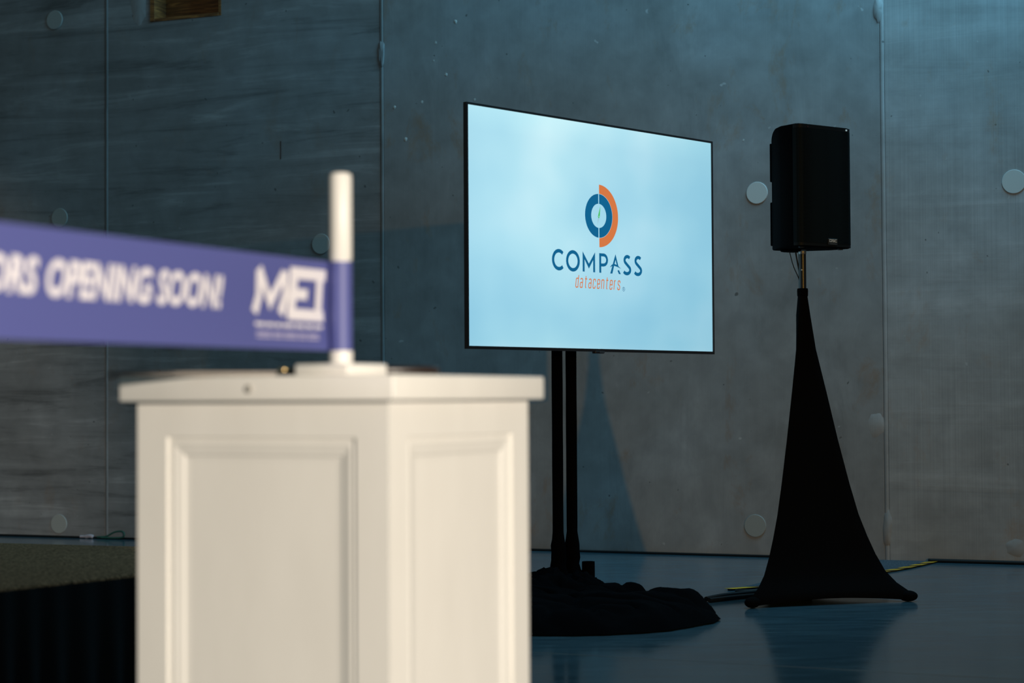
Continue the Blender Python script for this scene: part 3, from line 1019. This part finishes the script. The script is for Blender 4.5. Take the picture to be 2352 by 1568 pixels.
# ------------------------------------------------------------------ ribbon pole, ribbon
PP = Vector((-.3123, 3.62, .914))
rp = thing('ribbon_pole', 'short white pole on a square base plate standing on the pedestal', 'pole', PP, R(-32))
bm = bmesh.new(); box(bm, -.061, .061, -.061, .061, .0, .021, .005, 3); build('base_plate', bm, M['white_plastic'], rp, 40)
bm = bmesh.new(); lathe(bm, [(.0190, .0205), (.0190, .362), (.0170, .368), (.010, .3695)], 28)
build('post', bm, M['white_plastic'], rp, 40)
bm = bmesh.new(); lathe(bm, [(.0215, .0205), (.0215, .0445)], 28); build('post_socket', bm, M['white_plastic'], rp, 40)
bm = bmesh.new(); lathe(bm, [(.0192, .210), (.0205, .212), (.0205, .3635), (.0180, .369), (.011, .371)], 28); build('upper_sleeve', bm, M['white_plastic'], rp, 40)

Z0, Z1 = .9590, 1.1215
rdir = Vector((-.392, -.92, 0)).normalized(); rn = Vector((.92, -.392, 0)).normalized()
S0 = Vector((PP.x, PP.y, 0)) - rn * .0205


def rib(U, v, lift=0.0):
    """U metres from the pole towards the far end, v 0..1 up the ribbon"""
    k = math.exp(-U / .30) * min(1, U / .02)
    off = .0035 * math.sin(2 * PI * (v * 1.15 + .22)) * k + .004 * noise.noise((U * 1.6, v * .9, 2)) * min(1, U / .15)
    sag = -.004 * math.sin(PI * min(1, U / 4.3))
    p = S0 + rdir * U + rn * (off + lift)
    return Vector((p.x, p.y, Z0 + (Z1 - Z0) * v + sag))


rb = thing('printed_ribbon', 'wide blue ribbon with white lettering stretched from the pole to the left', 'ribbon', (PP.x, PP.y, 0))
ofs = Vector((PP.x, PP.y, 0))
bm = bmesh.new(); NU, NV = 170, 14
UE = 4.3
Us = [UE * (i / NU) ** 1.4 for i in range(NU + 1)]
for side in (1, -1):
    gr = [[bm.verts.new(rib(u, j / NV, side * .0004) - ofs) for j in range(NV + 1)] for u in Us]
    for i in range(NU):
        for j in range(NV):
            bm.faces.new((gr[i][j], gr[i + 1][j], gr[i + 1][j + 1], gr[i][j + 1]))
build('band', bm, M['blue'], rb, 60)
bm = bmesh.new(); a0 = math.atan2(-rn.y, -rn.x)
wr = []
for k in range(37):
    a = a0 - 2 * PI * k / 36 * .985
    rr = .0203 + .0012 * k / 36
    wr.append([bm.verts.new((rr * math.cos(a), rr * math.sin(a), z)) for z in (Z0, Z1)])
for u, v in zip(wr, wr[1:]): bm.faces.new((u[0], v[0], v[1], u[1]))
build('wrap', bm, M['blue'], rb, 60)


def Uof(px):
    """ribbon coordinate seen at image column px"""
    r = CAMROT @ Vector(((px - 1176) / 4554, -(700 - 784) / 4554, -1))
    o = Vector((0, 0, HC))
    t_ = (S0 - o).dot(rn) / r.dot(rn)
    return (o + r * t_ - S0).dot(rdir)


UTXT0, UTXT1 = Uof(103), Uof(511)
rpl = lambda lift: (lambda x, y: rib(-x, y, lift) - ofs)
me = text_mesh('OPENING SOON!', .22, .034)
fit_text(me, -UTXT0, -UTXT1, .385, .735, rpl(.0016))
link_mesh('lettering', me, M['ribbon_print'], rb)
wtot = UTXT0 - UTXT1
me = text_mesh('DOORS', .22, .034)
e1 = Uof(84)
fit_text(me, -(e1 + wtot * .46), -e1, .395, .735, rpl(.0016))
link_mesh('lettering', me, M['ribbon_print'], rb)
# MEI emblem: heavy slanted block letters with two small lines below
m0, m1 = Uof(578), Uof(746)
ww = m0 - m1


def emb(x, y):
    return rib(m0 - x * ww, y, .0016) - ofs


def es_(pts, w, asp=1.0):
    # stroke in metres, then mapped back to ribbon coordinates
    hh = Z1 - Z0
    stroke(bm, [(x * ww, y * hh) for x, y in pts], w, lambda X, Y: rib(m0 - X, Y / hh, .0016) - ofs)


bm = bmesh.new()
es_([(.04, .38), (.10, .56), (.09, .83)], 0.0189)
es_([(.09, .85), (.25, .50), (.42, .83)], 0.0177)
es_([(.43, .84), (.46, .60), (.39, .38)], 0.0212)
es_([(.56, .86), (.53, .37)], 0.0260)
es_([(.50, .835), (.985, .835)], 0.0201)
es_([(.54, .610), (.755, .610)], 0.0189)
es_([(.48, .385), (.985, .385)], 0.0201)
es_([(.905, .86), (.905, .36)], 0.0224)
build('emblem_letters', bm, M['ribbon_print'], rb)
bm = bmesh.new()
x = .04
random.seed(11)
for wl in (.13, .10, .08, .16, .12, .10, .12):
    if x + wl > .96: break
    poly(bm, [(x, .243), (x + wl, .243), (x + wl, .275), (x, .275)], emb); x += wl + .018
build('emblem_small_line', bm, M['ribbon_print'], rb)
bm = bmesh.new()
for y in (.118, .158):
    x = .05
    for wl in (.2, .12, .18, .1, .16):
        poly(bm, [(x, y), (x + wl, y), (x + wl, y + .022), (x, y + .022)], emb); x += wl + .02
build('emblem_small_line', bm, M['ribbon_print_dim'], rb)

# ------------------------------------------------------------------ scissors lying on the pedestal
tip = Vector((-.736, 3.600)); hnd = Vector((-.128, 3.795))
ax = (hnd - tip); SL = ax.length; sa = math.atan2(ax.y, ax.x)
sc = thing('ceremonial_scissors', 'large pair of closed scissors lying flat across the pedestal top behind the pole', 'scissors', (tip.x, tip.y, .9145), sa)
for side, z in ((1, 0.0005), (-1, .0045)):
    bm = bmesh.new()
    prism(bm, [(0.0, 0.0), (.12, side * .011 - .003), (.31, side * .017), (.345, side * .014), (.345, -side * .010), (.30, -side * .012), (.08, -side * .006)] if side > 0 else
          [(0.004, .0), (.08, .006), (.30, .012), (.345, .010), (.345, -.014), (.31, -.017), (.12, -.014)], z, z + .0035)
    build('blade', bm, M['steel'], sc)
bm = bmesh.new(); lathe(bm, [(.011, .0080), (.011, .0125), (.007, .0155)], 18, .325, 0); build('pivot_bolt', bm, M['gold'], sc, 40)
for side in (1, -1):
    bm = bmesh.new()
    pts = [(.335, side * .004, .008), (.40, side * -.010, .0095), (.455, side * -.022, .0100)]
    pts = smooth_pts([Vector(p) for p in pts], 5)
    tube(bm, pts, .0075, 8)
    N = 28
    ring = []
    for k in range(N + 1):
        a = PI + 2 * PI * k / N
        ring.append((.535 + .078 * math.cos(a), -side * (.027) - side * .0 + .021 * math.sin(a), .0100))
    tube(bm, ring, .0078, 8)
    build('handle', bm, M['handle'], sc, 60)
